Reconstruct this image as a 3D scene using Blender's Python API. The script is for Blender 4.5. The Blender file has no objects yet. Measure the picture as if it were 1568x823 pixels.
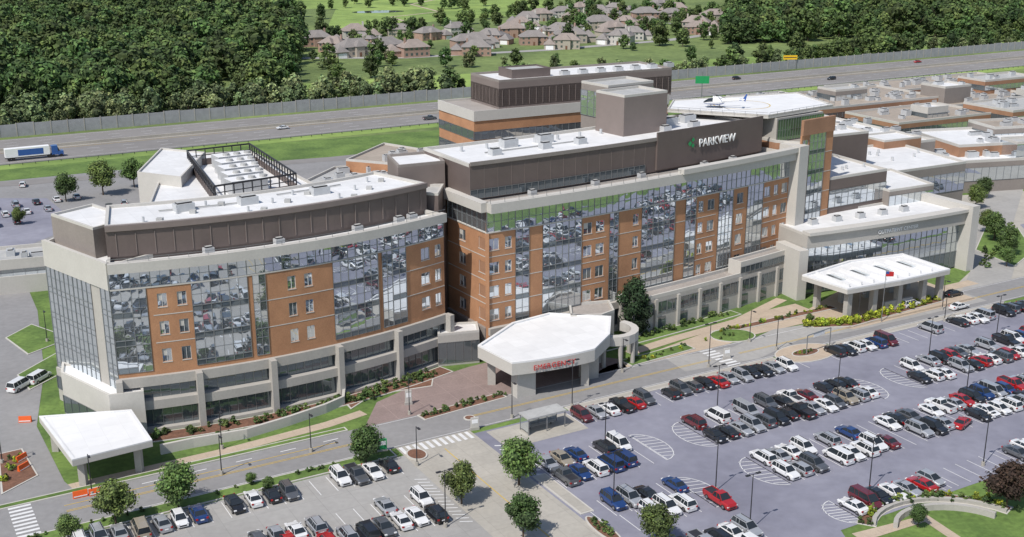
import bpy, math, random
from mathutils import Vector
random.seed(7)
R=random.random
def U(a,b): return a+(b-a)*random.random()
sc=bpy.context.scene
col=sc.collection
# ------------------------------------------------------------------ materials
MATS={}
def mat(name,c,rough=.8,var=.15,scale=1.0,metal=0.0,coat=0.0,fine=None,fa=.10,spec=.5,c2=None,objrand=False,vcol=False,joint=None,jd=.8):
    if name in MATS: return MATS[name]
    m=bpy.data.materials.new(name); m.use_nodes=True
    nt=m.node_tree; N=nt.nodes; Lk=nt.links
    p=N['Principled BSDF']
    p.inputs['Roughness'].default_value=rough
    p.inputs['Metallic'].default_value=metal
    p.inputs['Coat Weight'].default_value=coat
    p.inputs['Specular IOR Level'].default_value=spec
    tc=N.new('ShaderNodeTexCoord')
    n=N.new('ShaderNodeTexNoise'); n.inputs['Scale'].default_value=scale; n.inputs['Detail'].default_value=6; n.inputs['Roughness'].default_value=.65
    Lk.new(tc.outputs['Object'],n.inputs['Vector'])
    mr=N.new('ShaderNodeMapRange'); mr.inputs['From Min'].default_value=.3; mr.inputs['From Max'].default_value=.7
    Lk.new(n.outputs['Fac'],mr.inputs['Value'])
    mx=N.new('ShaderNodeMix'); mx.data_type='RGBA'
    a=tuple(x*(1-var) for x in c); b=tuple(min(1,x*(1+var)) for x in (c2 or c))
    mx.inputs[6].default_value=(*a,1); mx.inputs[7].default_value=(*b,1)
    Lk.new(mr.outputs['Result'],mx.inputs[0])
    out=mx.outputs[2]
    if fine:
        n2=N.new('ShaderNodeTexNoise'); n2.inputs['Scale'].default_value=fine; n2.inputs['Detail'].default_value=4
        Lk.new(tc.outputs['Object'],n2.inputs['Vector'])
        m2=N.new('ShaderNodeMapRange'); m2.inputs['From Min'].default_value=.3; m2.inputs['From Max'].default_value=.7
        m2.inputs['To Min'].default_value=1-fa; m2.inputs['To Max'].default_value=1+fa
        Lk.new(n2.outputs['Fac'],m2.inputs['Value'])
        vm=N.new('ShaderNodeVectorMath'); vm.operation='SCALE'
        Lk.new(out,vm.inputs[0]); Lk.new(m2.outputs['Result'],vm.inputs['Scale']); out=vm.outputs[0]
    if joint:
        mp_=N.new('ShaderNodeMapping'); mp_.inputs['Rotation'].default_value=(0,0,math.radians(-30))
        Lk.new(tc.outputs['Object'],mp_.inputs['Vector'])
        bt=N.new('ShaderNodeTexBrick'); bt.offset=0; bt.inputs['Scale'].default_value=1
        bt.inputs['Brick Width'].default_value=joint; bt.inputs['Row Height'].default_value=joint
        bt.inputs['Mortar Size'].default_value=.05; bt.inputs['Mortar Smooth'].default_value=.3
        bt.inputs['Color1'].default_value=(1,1,1,1); bt.inputs['Color2'].default_value=(.93,.93,.93,1); bt.inputs['Mortar'].default_value=(jd,jd,jd,1)
        Lk.new(mp_.outputs[0],bt.inputs['Vector'])
        vm=N.new('ShaderNodeVectorMath'); vm.operation='MULTIPLY'
        Lk.new(out,vm.inputs[0]); Lk.new(bt.outputs['Color'],vm.inputs[1]); out=vm.outputs[0]
    if vcol:
        at=N.new('ShaderNodeAttribute'); at.attribute_name='Col'
        vm=N.new('ShaderNodeVectorMath'); vm.operation='MULTIPLY'
        Lk.new(out,vm.inputs[0]); Lk.new(at.outputs['Color'],vm.inputs[1]); out=vm.outputs[0]
    if objrand:
        oi=N.new('ShaderNodeObjectInfo')
        m3=N.new('ShaderNodeMapRange'); m3.inputs['To Min'].default_value=.6; m3.inputs['To Max'].default_value=1.45
        Lk.new(oi.outputs['Random'],m3.inputs['Value'])
        hs=N.new('ShaderNodeHueSaturation')
        m4=N.new('ShaderNodeMapRange'); m4.inputs['To Min'].default_value=.525; m4.inputs['To Max'].default_value=.475
        ml=N.new('ShaderNodeMath'); ml.operation='MULTIPLY'; ml.inputs[1].default_value=7.31
        fr=N.new('ShaderNodeMath'); fr.operation='FRACT'
        Lk.new(oi.outputs['Random'],ml.inputs[0]); Lk.new(ml.outputs[0],fr.inputs[0]); Lk.new(fr.outputs[0],m4.inputs['Value'])
        Lk.new(m4.outputs['Result'],hs.inputs['Hue']); Lk.new(m3.outputs['Result'],hs.inputs['Value']); Lk.new(out,hs.inputs['Color']); out=hs.outputs[0]
    Lk.new(out,p.inputs['Base Color'])
    MATS[name]=m; return m
M={}
M['grass']=mat('grass',(.10,.15,.045),1,.25,.012,fine=.25,fa=.2,c2=(.16,.21,.065))
M['lawn']=mat('lawn',(.075,.14,.03),1,.22,.09,fine=1.2,fa=.2,c2=(.13,.20,.045))
M['meadow']=mat('meadow',(.15,.24,.055),1,.2,.012,fine=.08,fa=.2,c2=(.25,.34,.085))
M['lot']=mat('lot_asphalt',(.200,.200,.252),.9,.12,.05,fine=.5,fa=.07,c2=(.245,.245,.292))
M['lotc']=mat('lot_concrete',(.345,.335,.32),.9,.09,.06,fine=1.0,fa=.06,joint=4.6,jd=.82)
M['road']=mat('road_asphalt',(.245,.24,.24),.9,.10,.08,fine=.9,fa=.07)
M['hwy']=mat('highway_asphalt',(.225,.213,.205),.9,.12,.02,fine=.3,fa=.06)
M['conc']=mat('concrete',(.40,.375,.33),.9,.09,.1,fine=1.5,fa=.06,joint=3.6,jd=.82)
M['tan']=mat('tan_walk',(.47,.38,.29),.9,.08,.15,fine=2,fa=.06,joint=2.4,jd=.85)
M['paver']=mat('brick_paver',(.27,.205,.19),.9,.12,.25,fine=3,joint=6,jd=1.25)
M['kerb']=mat('kerb_concrete',(.5,.48,.44),.9,.08,.5)
M['white']=mat('white_paint',(.66,.66,.66),.7,.12,.8)
M['yellow']=mat('yellow_paint',(.58,.40,.08),.7,.1,2)
M['mulch']=mat('mulch',(.17,.085,.055),1,.3,.8,fine=4,fa=.2)
M['brick']=mat('facade_brick',(.385,.195,.105),.9,.09,.25,fine=5,fa=.09,c2=(.43,.225,.12))
M['brick2']=mat('facade_brick_dark',(.32,.175,.105),.9,.12,.35,fine=6)
M['stone']=mat('facade_stone',(.40,.38,.35),.85,.06,.2,fine=3,fa=.05)
M['stoneL']=mat('facade_stone_light',(.50,.48,.445),.85,.05,.2,fine=3,fa=.04)
M['stoneD']=mat('facade_stone_dark',(.25,.22,.20),.85,.08,.2,fine=3,fa=.06)
M['brown']=mat('metal_panel_brown',(.15,.118,.108),.6,.08,.3,metal=.2)
M['taupe']=mat('metal_panel_taupe',(.22,.18,.165),.65,.06,.3,metal=.1)
M['roof']=mat('roof_membrane',(.70,.70,.70),.75,.05,.1,fine=.6,fa=.045,joint=3.2,jd=.86)
M['roofw']=mat('canopy_roof_white',(.74,.74,.74),.7,.04,.1,fine=.6,fa=.03,joint=3,jd=.9)
M['roofg']=mat('roof_grey',(.42,.42,.41),.8,.10,.1,fine=.8,fa=.06,joint=3.2,jd=.85)
M['rooft']=mat('roof_tan',(.35,.30,.25),.9,.13,.06,fine=.6,fa=.08,joint=6,jd=.85)
M['gravel']=mat('roof_gravel',(.33,.30,.275),.9,.13,.15,fine=3)
M['frame']=mat('window_frame',(.30,.31,.32),.4,.05,1,metal=.6)
M['dark']=mat('dark_metal',(.03,.03,.035),.5,.1,1)
M['ac']=mat('hvac_housing',(.52,.53,.54),.5,.08,1,metal=.2)
M['signred']=mat('sign_red',(.55,.03,.03),.5,.05,1)
M['signwhite']=mat('sign_white',(.82,.82,.82),.5,.02,1)
M['wframe']=mat('window_frame_white',(.58,.58,.57),.5,.02,1)
M['signgreen']=mat('sign_green',(.02,.30,.10),.5,.05,1)
M['signyellow']=mat('sign_yellow',(.8,.5,.02),.5,.05,1)
M['orange']=mat('barrier_orange',(.75,.12,.02),.5,.05,1)
M['tyre']=mat('tyre_rubber',(.02,.02,.02),.9,.1,3)
M['hub']=mat('wheel_hub',(.4,.4,.42),.35,.05,3,metal=.8)
M['lightf']=mat('headlamp',(.75,.75,.75),.2,.02,3)
M['lightr']=mat('tail_lamp',(.35,.01,.01),.3,.02,3)
M['bark']=mat('bark',(.09,.065,.045),.95,.2,3)
M['leaf']=mat('leaf_near',(.085,.14,.034),.75,.2,.6,vcol=True,objrand=True,c2=(.12,.18,.045))
M['leaff']=mat('leaf_far',(.082,.138,.040),.9,.2,.2,vcol=True,objrand=True,c2=(.11,.17,.048))
M['leafw']=mat('leaf_willow',(.16,.215,.09),.9,.2,.2,vcol=True,objrand=True,c2=(.20,.25,.11))
M['leafd']=mat('leaf_dark',(.026,.055,.02),.9,.2,.4,vcol=True)
M['leafr']=mat('leaf_purple',(.06,.035,.025),.9,.2,.4,vcol=True)
M['leafy']=mat('leaf_yellow',(.28,.33,.03),.9,.2,.6,vcol=True,objrand=True)
M['blue']=mat('paint_blue',(.03,.10,.35),.3,.03,1,coat=.8)
M['soundwall']=mat('sound_wall',(.33,.335,.345),.9,.08,.05,fine=.6)
M['brickh']=mat('house_brick',(.36,.24,.19),.9,.12,.5,fine=3); M['sidingw']=mat('house_siding',(.5,.48,.44),.8,.08,.5); M['sidingt']=mat('house_siding_tan',(.40,.355,.30),.8,.08,.5)
M['shing']=mat('roof_shingle',(.235,.215,.205),.9,.12,.3,fine=3); M['shingb']=mat('roof_shingle_brown',(.28,.235,.21),.9,.12,.3,fine=3)
def glass(name,c,metal,rough=.03,dist=.02,sc_=.12):
    m=bpy.data.materials.new(name); m.use_nodes=True; nt=m.node_tree; p=nt.nodes['Principled BSDF']
    p.inputs['Base Color'].default_value=(*c,1); p.inputs['Metallic'].default_value=metal; p.inputs['Roughness'].default_value=rough
    tc=nt.nodes.new('ShaderNodeTexCoord'); n=nt.nodes.new('ShaderNodeTexNoise'); n.inputs['Scale'].default_value=sc_; n.inputs['Detail'].default_value=1
    nt.links.new(tc.outputs['Object'],n.inputs['Vector'])
    b=nt.nodes.new('ShaderNodeBump'); b.inputs['Strength'].default_value=1; b.inputs['Distance'].default_value=dist
    nt.links.new(n.outputs['Fac'],b.inputs['Height']); nt.links.new(b.outputs[0],p.inputs['Normal'])
    MATS[name]=m; return m
M['glass']=glass('curtain_glass',(.66,.71,.75),.88,.012,.010,.5)
M['glassd']=glass('window_glass_dark',(.18,.21,.23),.6,.03,.008,.5)
M['glassg']=glass('curtain_glass_green',(.22,.36,.20),.6,.04,.01,.4)
M['cglass']=glass('car_glass',(.05,.06,.07),.5,.05,.0,1)
# ------------------------------------------------------------------ mesh builder
class MB:
    def __init__(s): s.v=[];s.f=[];s.m=[];s.mats=[]
    def mi(s,k):
        if k not in s.mats: s.mats.append(k)
        return s.mats.index(k)
    def face(s,pts,k):
        n=len(s.v); s.v.extend([tuple(p) for p in pts]); s.f.append(tuple(range(n,n+len(pts)))); s.m.append(s.mi(k))
    def hexa(s,P,k,top=None):
        a,b,c,d,e,f,g,h=P
        s.face((a,d,c,b),k); s.face((e,f,g,h),top or k)
        s.face((a,b,f,e),k); s.face((b,c,g,f),k); s.face((c,d,h,g),k); s.face((d,a,e,h),k)
    def box(s,x0,x1,y0,y1,z0,z1,k,top=None):
        s.hexa([(x0,y0,z0),(x1,y0,z0),(x1,y1,z0),(x0,y1,z0),(x0,y0,z1),(x1,y0,z1),(x1,y1,z1),(x0,y1,z1)],k,top)
    def lbox(s,F,u0,u1,o0,o1,z0,z1,k,top=None):
        w=F.w
        s.hexa([w(u0,o1,z0),w(u1,o1,z0),w(u1,o0,z0),w(u0,o0,z0),w(u0,o1,z1),w(u1,o1,z1),w(u1,o0,z1),w(u0,o0,z1)],k,top)
    def prism(s,poly,z0,z1,side,top):
        n=len(poly)
        s.face([(x,y,z1) for x,y in poly],top)
        for i in range(n):
            a=poly[i];b=poly[(i+1)%n]
            s.face([(a[0],a[1],z0),(b[0],b[1],z0),(b[0],b[1],z1),(a[0],a[1],z1)],side)
    def ring(s,poly,d,z0,z1,k):
        inn=inset(poly,d); n=len(poly)
        for i in range(n):
            a,b=poly[i],poly[(i+1)%n]; c,e=inn[(i+1)%n],inn[i]
            s.face([(a[0],a[1],z0),(b[0],b[1],z0),(b[0],b[1],z1),(a[0],a[1],z1)],k)
            s.face([(a[0],a[1],z1),(b[0],b[1],z1),(c[0],c[1],z1),(e[0],e[1],z1)],k)
            s.face([(e[0],e[1],z0),(e[0],e[1],z1),(c[0],c[1],z1),(c[0],c[1],z0)],k)
    def block(s,poly,z0,z1,side,top,par=.7,pk=None,th=.4):
        poly=ccw(poly)
        s.prism(poly,z0,z1,side,side)
        s.ring(poly,th,z1,z1+par,pk or side)
        inn=inset(poly,th)
        s.face([(x,y,z1+.02) for x,y in inn],top)
    def strip(s,pts,o0,o1,z0,z1,k,top=None):
        A=offs(pts,o0);B=offs(pts,o1)
        for i in range(len(pts)-1):
            a,b=A[i],A[i+1];c,d=B[i],B[i+1]
            s.face([(c[0],c[1],z0),(d[0],d[1],z0),(d[0],d[1],z1),(c[0],c[1],z1)],k)
            s.face([(a[0],a[1],z0),(a[0],a[1],z1),(b[0],b[1],z1),(b[0],b[1],z0)],k)
            s.face([(c[0],c[1],z1),(d[0],d[1],z1),(b[0],b[1],z1),(a[0],a[1],z1)],top or k)
            s.face([(c[0],c[1],z0),(a[0],a[1],z0),(b[0],b[1],z0),(d[0],d[1],z0)],k)
        for i in (0,len(pts)-1):
            a,c=A[i],B[i]
            s.face([(a[0],a[1],z0),(c[0],c[1],z0),(c[0],c[1],z1),(a[0],a[1],z1)],k)
    def cyl(s,x,y,z0,z1,r0,r1,k,n=8):
        A=[(x+r0*math.cos(6.2832*i/n),y+r0*math.sin(6.2832*i/n),z0) for i in range(n)]
        B=[(x+r1*math.cos(6.2832*i/n),y+r1*math.sin(6.2832*i/n),z1) for i in range(n)]
        for i in range(n): s.face([A[i],A[(i+1)%n],B[(i+1)%n],B[i]],k)
        s.face(B,k)
    def tube(s,p,q,r0,r1,k,n=6):
        p=Vector(p);q=Vector(q);d=(q-p).normalized(); a=d.orthogonal().normalized(); b=d.cross(a)
        A=[p+(a*math.cos(6.2832*i/n)+b*math.sin(6.2832*i/n))*r0 for i in range(n)]
        B=[q+(a*math.cos(6.2832*i/n)+b*math.sin(6.2832*i/n))*r1 for i in range(n)]
        for i in range(n): s.face([A[i],A[(i+1)%n],B[(i+1)%n],B[i]],k)
        s.face(B,k); s.face(A[::-1],k)
    def mesh(s,name,colr=None):
        me=bpy.data.meshes.new(name); me.from_pydata(s.v,[],s.f); me.update()
        for k in s.mats: me.materials.append(M[k] if isinstance(k,str) else k)
        me.polygons.foreach_set('material_index',s.m)
        if colr:
            ca=me.color_attributes.new('Col','FLOAT_COLOR','CORNER'); buf=[]
            for f,c in zip(s.f,colr): buf+= [c[0],c[1],c[2],1]*len(f)
            ca.data.foreach_set('color',buf)
        return me
    def obj(s,name,parent=None):
        o=bpy.data.objects.new(name,s.mesh(name)); col.objects.link(o)
        if parent: o.parent=parent
        return o
def inst(name,me,x,y,z=0,rot=0,sc_=1,parent=None):
    o=bpy.data.objects.new(name,me); o.location=(x,y,z); o.rotation_euler=(0,0,rot)
    o.scale=sc_ if isinstance(sc_,tuple) else (sc_,)*3
    col.objects.link(o)
    if parent: o.parent=parent
    return o
def empty(name):
    o=bpy.data.objects.new(name,None); col.objects.link(o); return o
def ccw(p):
    A=sum(p[i][0]*p[(i+1)%len(p)][1]-p[(i+1)%len(p)][0]*p[i][1] for i in range(len(p)))
    return list(p) if A>0 else list(p)[::-1]
def inset(poly,d):
    n=len(poly); out=[]
    for i in range(n):
        p0=Vector(poly[i-1]).to_2d();p1=Vector(poly[i]).to_2d();p2=Vector(poly[(i+1)%n]).to_2d()
        e1=(p1-p0).normalized();e2=(p2-p1).normalized()
        n1=Vector((-e1.y,e1.x));n2=Vector((-e2.y,e2.x)); m=(n1+n2)
        m=m/max(.3,(1+n1.dot(n2)))
        q=p1+m*d; out.append((q.x,q.y))
    return out
def offs(pts,o):
    out=[];n=len(pts)
    for i in range(n):
        if i==0: d=Vector(pts[1])-Vector(pts[0])
        elif i==n-1: d=Vector(pts[-1])-Vector(pts[-2])
        else: d=Vector(pts[i+1])-Vector(pts[i-1])
        d.normalize(); out.append((pts[i][0]+d.y*o,pts[i][1]-d.x*o))
    return out
class Fr:
    def __init__(s,p,q):
        s.p=p; d=Vector((q[0]-p[0],q[1]-p[1])); s.L=d.length; d.normalize(); s.d=d; s.n=(d.y,-d.x)
    def w(s,u,o,z): return (s.p[0]+s.d.x*u+s.n[0]*o, s.p[1]+s.d.y*u+s.n[1]*o, z)
def arc(P,Q,bulge,n):
    P=Vector(P);Q=Vector(Q);d=(Q-P).normalized();nn=Vector((d.y,-d.x));out=[]
    for i in range(n+1):
        t=i/n; q=P.lerp(Q,t)+nn*bulge*4*t*(1-t); out.append((q.x,q.y))
    return out
def AB(a,b): return (.866*a+.5*b,170+.5*a-.866*b)
def rectAB(a0,a1,b0,b1): return [AB(a0,b0),AB(a1,b0),AB(a1,b1),AB(a0,b1)]
def sheet(name,poly,z,k):
    mb=MB(); mb.face([(x,y,z) for x,y in ccw(poly)],k); return mb.obj(name)
def rectF(p,ang,L,D):
    c,s_=math.cos(math.radians(ang)),math.sin(math.radians(ang))
    return [p,(p[0]+c*L,p[1]+s_*L),(p[0]+c*L-s_*D,p[1]+s_*L+c*D),(p[0]-s_*D,p[1]+c*D)]
def ell(cx,cy,rx,ry,ang,n=20):
    c,s_=math.cos(math.radians(ang)),math.sin(math.radians(ang)); out=[]
    for i in range(n):
        t=6.2832*i/n; x=rx*math.cos(t);y=ry*math.sin(t); out.append((cx+x*c-y*s_,cy+x*s_+y*c))
    return out
def path_poly(pts,w):
    return offs(pts,w/2)+offs(pts,-w/2)[::-1]
# ------------------------------------------------------------------ facade cells
def pane(mb,F,u0,u1,o,z0,z1,k,j=.006):
    t1,t2=U(-j,j),U(-j,j)
    mb.face([F.w(u0,o+t1+t2,z0),F.w(u1,o-t1+t2,z0),F.w(u1,o-t1-t2,z1),F.w(u0,o+t1-t2,z1)],k)
def curtain(mb,F,u0,u1,z0,z1,k='glass',nu=2,nz=2,o=.05,j=.006):
    for i in range(nu):
        for q in range(nz):
            a=u0+(u1-u0)*i/nu;b=u0+(u1-u0)*(i+1)/nu;c=z0+(z1-z0)*q/nz;d=z0+(z1-z0)*(q+1)/nz
            pane(mb,F,a,b,o,c,d,k,j)
    for i in range(nu+1):
        a=u0+(u1-u0)*i/nu; a=min(max(a,u0+.03),u1-.03)
        mb.lbox(F,a-.03,a+.03,o+.02,o+.09,z0,z1,'frame')
    for q in range(nz+1):
        c=z0+(z1-z0)*q/nz; c=min(max(c,z0+.03),z1-.03)
        mb.lbox(F,u0,u1,o+.02,o+.07,c-.03,c+.03,'frame')
def cell(mb,F,t,z0,z1,bk):
    L=F.L;h=z1-z0
    if t=='g':
        curtain(mb,F,0,L,z0+.9,z1,'glass',2,2)
        curtain(mb,F,0,L,z0,z0+.9,'glass' if bk!='brick' else 'glassd',2,1)
    elif t in 'lr':   # curtain with a brick pier at left / right edge
        w=.8
        if t=='l': mb.lbox(F,0,w,-.4,0,z0,z1,bk); curtain(mb,F,w,L,z0,z1,'glass',2,3)
        else: mb.lbox(F,L-w,L,-.4,0,z0,z1,bk); curtain(mb,F,0,L-w,z0,z1,'glass',2,3)
    elif t=='w' or t=='W':
        a,b=(L*.16,L*.84) if t=='w' else (L*.26,L*.74)
        c,d=z0+h*.28,z0+h*.76
        mb.lbox(F,0,a,-.4,0,z0,z1,bk);mb.lbox(F,b,L,-.4,0,z0,z1,bk)
        mb.lbox(F,a,b,-.4,0,z0,c,bk);mb.lbox(F,a,b,-.4,0,d,z1,bk)
        pane(mb,F,a,b,-.18,c,d,'glass' if R()<.75 else 'glassd')
        if R()<.35: mb.lbox(F,a+.06,(a+b)/2-.04,-.175,-.165,c+(d-c)*U(.3,.7),d,'stoneL')
        for x in (a+.035,(a+b)/2,b-.035): mb.lbox(F,x-.035,x+.035,-.16,-.1,c,d,'wframe')
        mb.lbox(F,a,b,-.16,-.1,d-.07,d,'wframe')
        mb.lbox(F,a-.05,b+.05,-.15,.06,c-.14,c-.002,'stoneL')
    elif t=='b': mb.lbox(F,0,L,-.4,0,z0,z1,bk)
    elif t=='s': mb.lbox(F,0,L,-.4,0,z0,z1,'stone')
def facade(mb,pts,cells,levels,bk='brick',bands=True):
    for i in range(len(pts)-1):
        F=Fr(pts[i],pts[i+1])
        for (z0,z1) in levels: cell(mb,F,cells[i],z0,z1,bk)
        if bands:
            for (z0,z1) in levels[1:]:
                if cells[i] in 'bwW': mb.lbox(F,0,F.L,-.1,.04,z0-.07,z0+.07,'stoneL')
def ribbon(mb,pts,o,z0,z1,k='glass',nu=2,nz=1):
    q=offs(pts,o)
    for i in range(len(q)-1):
        F=Fr(q[i],q[i+1]); curtain(mb,F,0,F.L,z0,z1,k,nu,nz,o=0)
def louvre(mb,pts,z0,z1,k='brown',kr='taupe',step=1.5):
    mb.strip(pts,-.3,0,z0,z1,k)
    for i in range(len(pts)-1):
        F=Fr(pts[i],pts[i+1]); n=max(1,int(F.L/step))
        for j in range(n):
            u=F.L*(j+.5)/n; mb.lbox(F,u-.06,u+.06,.0,.12,z0+.3,z1-.4,kr)
def rail(mb,pts,o,z0,h=1.1):
    q=offs(pts,o)
    for i in range(len(q)-1):
        F=Fr(q[i],q[i+1])
        mb.lbox(F,0,F.L,-.03,.03,z0+h-.06,z0+h,'frame')
        mb.lbox(F,0,.06,-.03,.03,z0,z0+h-.06,'frame')
def hvac(mb,x,y,z,l,w,h,ang):
    p=rectF((x,y),ang,l,w); mb.prism(ccw(p),z,z+h,'ac','ac')
    q=inset(ccw(p),min(l,w)*.2); mb.prism(q,z+h,z+h+.25,'dark','roofg')
# ================================================================== HOSPITAL
H=empty('hospital_building')
A=(-62,171);C=(-12.3,202.5);B=(-77,184.5)
D=(-4.5,203);E=(60.7,250)
# ---- left wing
mb=MB()
lp=arc(A,C,4.2,20)
core=offs(lp,-.4)+offs(lp,-22)[::-1]
mb.block(core,0,27.2,'stone','roof',.9,'stoneL',.4)
cells='grWWggglbWWbggglgbwW'
levels=[(10.0,14.6),(14.6,19.2),(19.2,23.8)]
facade(mb,lp,cells,levels)
mb.strip(lp,-.4,.02,9.3,10.0,'brick')
ribbon(mb,lp,-.02,24.0,26.7,'glass',2,2)
mb.strip(lp,-.4,.9,26.7,28.3,'stoneL')
mb.strip(lp,-.4,.10,23.8,24.0,'stoneL')
mb.strip(lp,-.4,.7,7.7,9.3,'stone')
ribbon(mb,lp,-.2,5.4,7.7,'glassd',2,1)
mb.strip(lp,-.4,1.2,3.9,5.4,'stone')
ribbon(mb,lp,.2,.6,3.9,'glassd',2,1)
mb.strip(lp,-.4,1.3,0,.6,'stone')
for i in (0,4,8,12,16,20):
    F=Fr(lp[min(i,19)],lp[min(i,19)+1]); u=0 if i<20 else F.L
    mb.lbox(F,u-.5,u+.5,.3,1.9,0,9.302,'stone')
ep=arc(B,A,0,7)
facade(mb,ep,'gggggsg',[(6,10.5),(10.5,15),(15,19.5),(19.5,23.9)],bk='stone',bands=False)
mb.strip(ep,-.4,.25,23.9,28.3,'stoneL')
mb.strip(ep,-.4,.4,0,6,'stone')
ribbon(mb,ep,.45,2.2,4.6,'glassd',2,1)
mb.block([(B[0]+.3,B[1]+.1),(A[0]+.3,A[1]+.3),(-55,180),(-74,197)],0,27.1,'stone','roof',.9,'stoneL')
pp=offs(lp,-4.6)[0:21]; pb=offs(lp,-18.5)
mb.block(pp+pb[::-1],27.2,32.6,'brown','roof',.5,'stoneL',.5)
louvre(mb,offs(pp,.35),28.0,32.2)
mb.strip(offs(pp,.35),-.4,.35,32.2,33.1,'taupe')
mb.block([(-76,186.5),(-66,177.5),(-61.5,184.5),(-71.5,193.5)],27,31.8,'stoneD','roof',.4,'stoneL')
rail(mb,lp,.5,28.3,.7)
for i in range(9):
    p=offs(lp,-7-(i%3)*3.5)[2+i*2]; mb.cyl(p[0],p[1],32.6,33.5,.22,.22,'ac'); mb.box(p[0]+2,p[0]+3.0,p[1],p[1]+.9,32.6,33.2,'roofg')
for i in (5,9,14,17,18):
    p=offs(lp,-2.2)[i]; hvac(mb,p[0],p[1],27.2,1.6,1.2,1.3,36)
for i in (4,8,13): 
    p=offs(lp,-11)[i]; hvac(mb,p[0],p[1],32.6,3.2,1.8,1.3,36)
for (i0,i1,o) in ((3,9,-12.8),(11,17,-15)):
    q=offs(lp,o)[i0:i1]; mb.strip(q,-.08,.08,32.75,32.95,'roofg')
mb.obj('west_wing',H)
# ---- link
mb=MB()
mb.block([(-20,207),(-13.2,203.6),(-12.5,214.4),(-22,220)],0,26,'brown','roofg',.6)
mb.block([(-21,211),(-12.6,215.0),(-15.0,225),(-24,221)],20,34.6,'taupe','roof',.5,'stoneD')
mb.block([(-18,207.5),(-13.4,206.5),(-12.8,214.2),(-17,214)],25,30.4,'brown','roofg',.5,'stoneL')
mb.obj('link_block',H)
# ---- main tower
mb=MB()
mp=arc(D,E,1.8,27)
core=offs(mp,-.4)+offs(mp,-27)[::-1]
mb.block(core,0,28.8,'brick2','gravel',.9,'stoneL',.4)
cells='wWgbgggwwlbWgggbgWwlrwlgwWw'
levels=[(6.2,10.7),(10.7,15.2),(15.2,19.7),(19.7,24.2)]
facade(mb,mp,cells,levels)
ribbon(mb,mp,-.02,24.3,28.2,'glass',2,2)
mb.strip(mp,-.4,.12,24.2,24.42,'stoneL')
mb.strip(mp,-.4,1.6,28.2,30.0,'stoneL')
rail(mb,mp,1.2,30.0,.8)
mb.strip(mp,-.4,1.0,4.8,6.2,'stone')
ribbon(mb,mp,.1,1.2,4.8,'glassd',2,1)
mb.strip(mp,-.4,.9,0,1.2,'stone')
ew=arc((-12.2,214.8),D,0,4)
facade(mb,ew,'bwbw',levels)
ribbon(mb,ew,-.02,24.3,28.2,'glass',2,2)
mb.strip(ew,-.4,.12,24.2,24.42,'stoneL')
mb.strip(ew,-.4,1.2,28.2,30.0,'stoneL')
mb.strip(ew,-.4,.6,0,6.2,'stoneD')
mb.box(D[0]-.35,D[0]+.35,D[1]-.2,D[1]+.5,0,24.2,'brick')
Fe=Fr(mp[26],mp[27])
mb.lbox(Fe,Fe.L-.2,Fe.L+3.0,-3,2.4,0,31.2,'stoneL')
sub=mp[15:28]
mb.strip(sub,.4,2.1,29.98,31.0,'stoneL')
lw=offs(mp[10:27],5)
mb.block(lw+offs(mp[10:27],.5)[::-1],0,6.8,'stone','gravel',.7,'stoneL')
ribbon(mb,lw,.03,3.4,5.9,'glassd',2,1)
for i in range(0,16,2):
    F=Fr(lw[i],lw[i+1]); mb.lbox(F,.3,F.L*.9,.02,.08,.4,2.7,'glassd')
    mb.lbox(F,-.4,.3,.0,.5,0,6.6,'stone')
lw2=offs(mp[20:27],5.0)
mb.block(lw2+offs(mp[20:27],1.6)[::-1],6.8,9.4,'stoneL','gravel',.5,'stoneL')
ribbon(mb,lw2,.05,7.4,8.8,'glassd',2,1)
ph=offs(mp,-6.5)[0:27]; pk=offs(mp,-25)[0:27]
mb.block(ph+pk[::-1],28.8,35.2,'brown','roof',.6,'stoneL',.5)
mb.strip(ph,.0,.35,29.2,35.9,'brown')
q=offs(ph,.35)
for i in range(26):
    F=Fr(q[i],q[i+1]); mb.lbox(F,-.03,.03,.0,.05,29.3,35.8,'taupe')
mb.strip(ph[:16],.3,.6,35.5,36.2,'stoneD')
mb.strip(ph[15:],.36,.75,29.5,37.2,'brown')
ribbon(mb,ph[:15],.45,29.3,31.0,'glassd',2,1)
mb.block(rectF((23,238.5),36,12,9),34,43.3,'taupe','roofg',.5,'stoneL')
g1=rectF((20.5,249),36,13,9)
mb.block(g1,34,43.8,'stoneD','roofg',.5,'stoneL')
ribbon(mb,[g1[3],g1[0]],.1,37,42.5,'glass',4,3); ribbon(mb,[g1[0],g1[1]],.1,40,43,'glass',5,1)
for t in (3,7,10,18,21):
    p=offs(mp,-13)[t]; hvac(mb,p[0],p[1],35.2,2.2,1.6,1.2,36)
for t in (5,8,20,22):
    p=offs(mp,-18)[t]; hvac(mb,p[0],p[1],35.2,3.4,2.0,1.6,36)
for t in range(2,24,2):
    p=offs(mp,-20)[t]; mb.cyl(p[0],p[1],35.2,36.2,.3,.3,'ac')
mb.strip(offs(mp,-16)[3:12],-.08,.08,35.3,35.5,'roofg')
for t in (4,9,13,19,22):
    p=offs(mp,-4)[t]; hvac(mb,p[0],p[1],28.8,1.4,1.1,1.0,36)
mb.obj('patient_tower',H)
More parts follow.
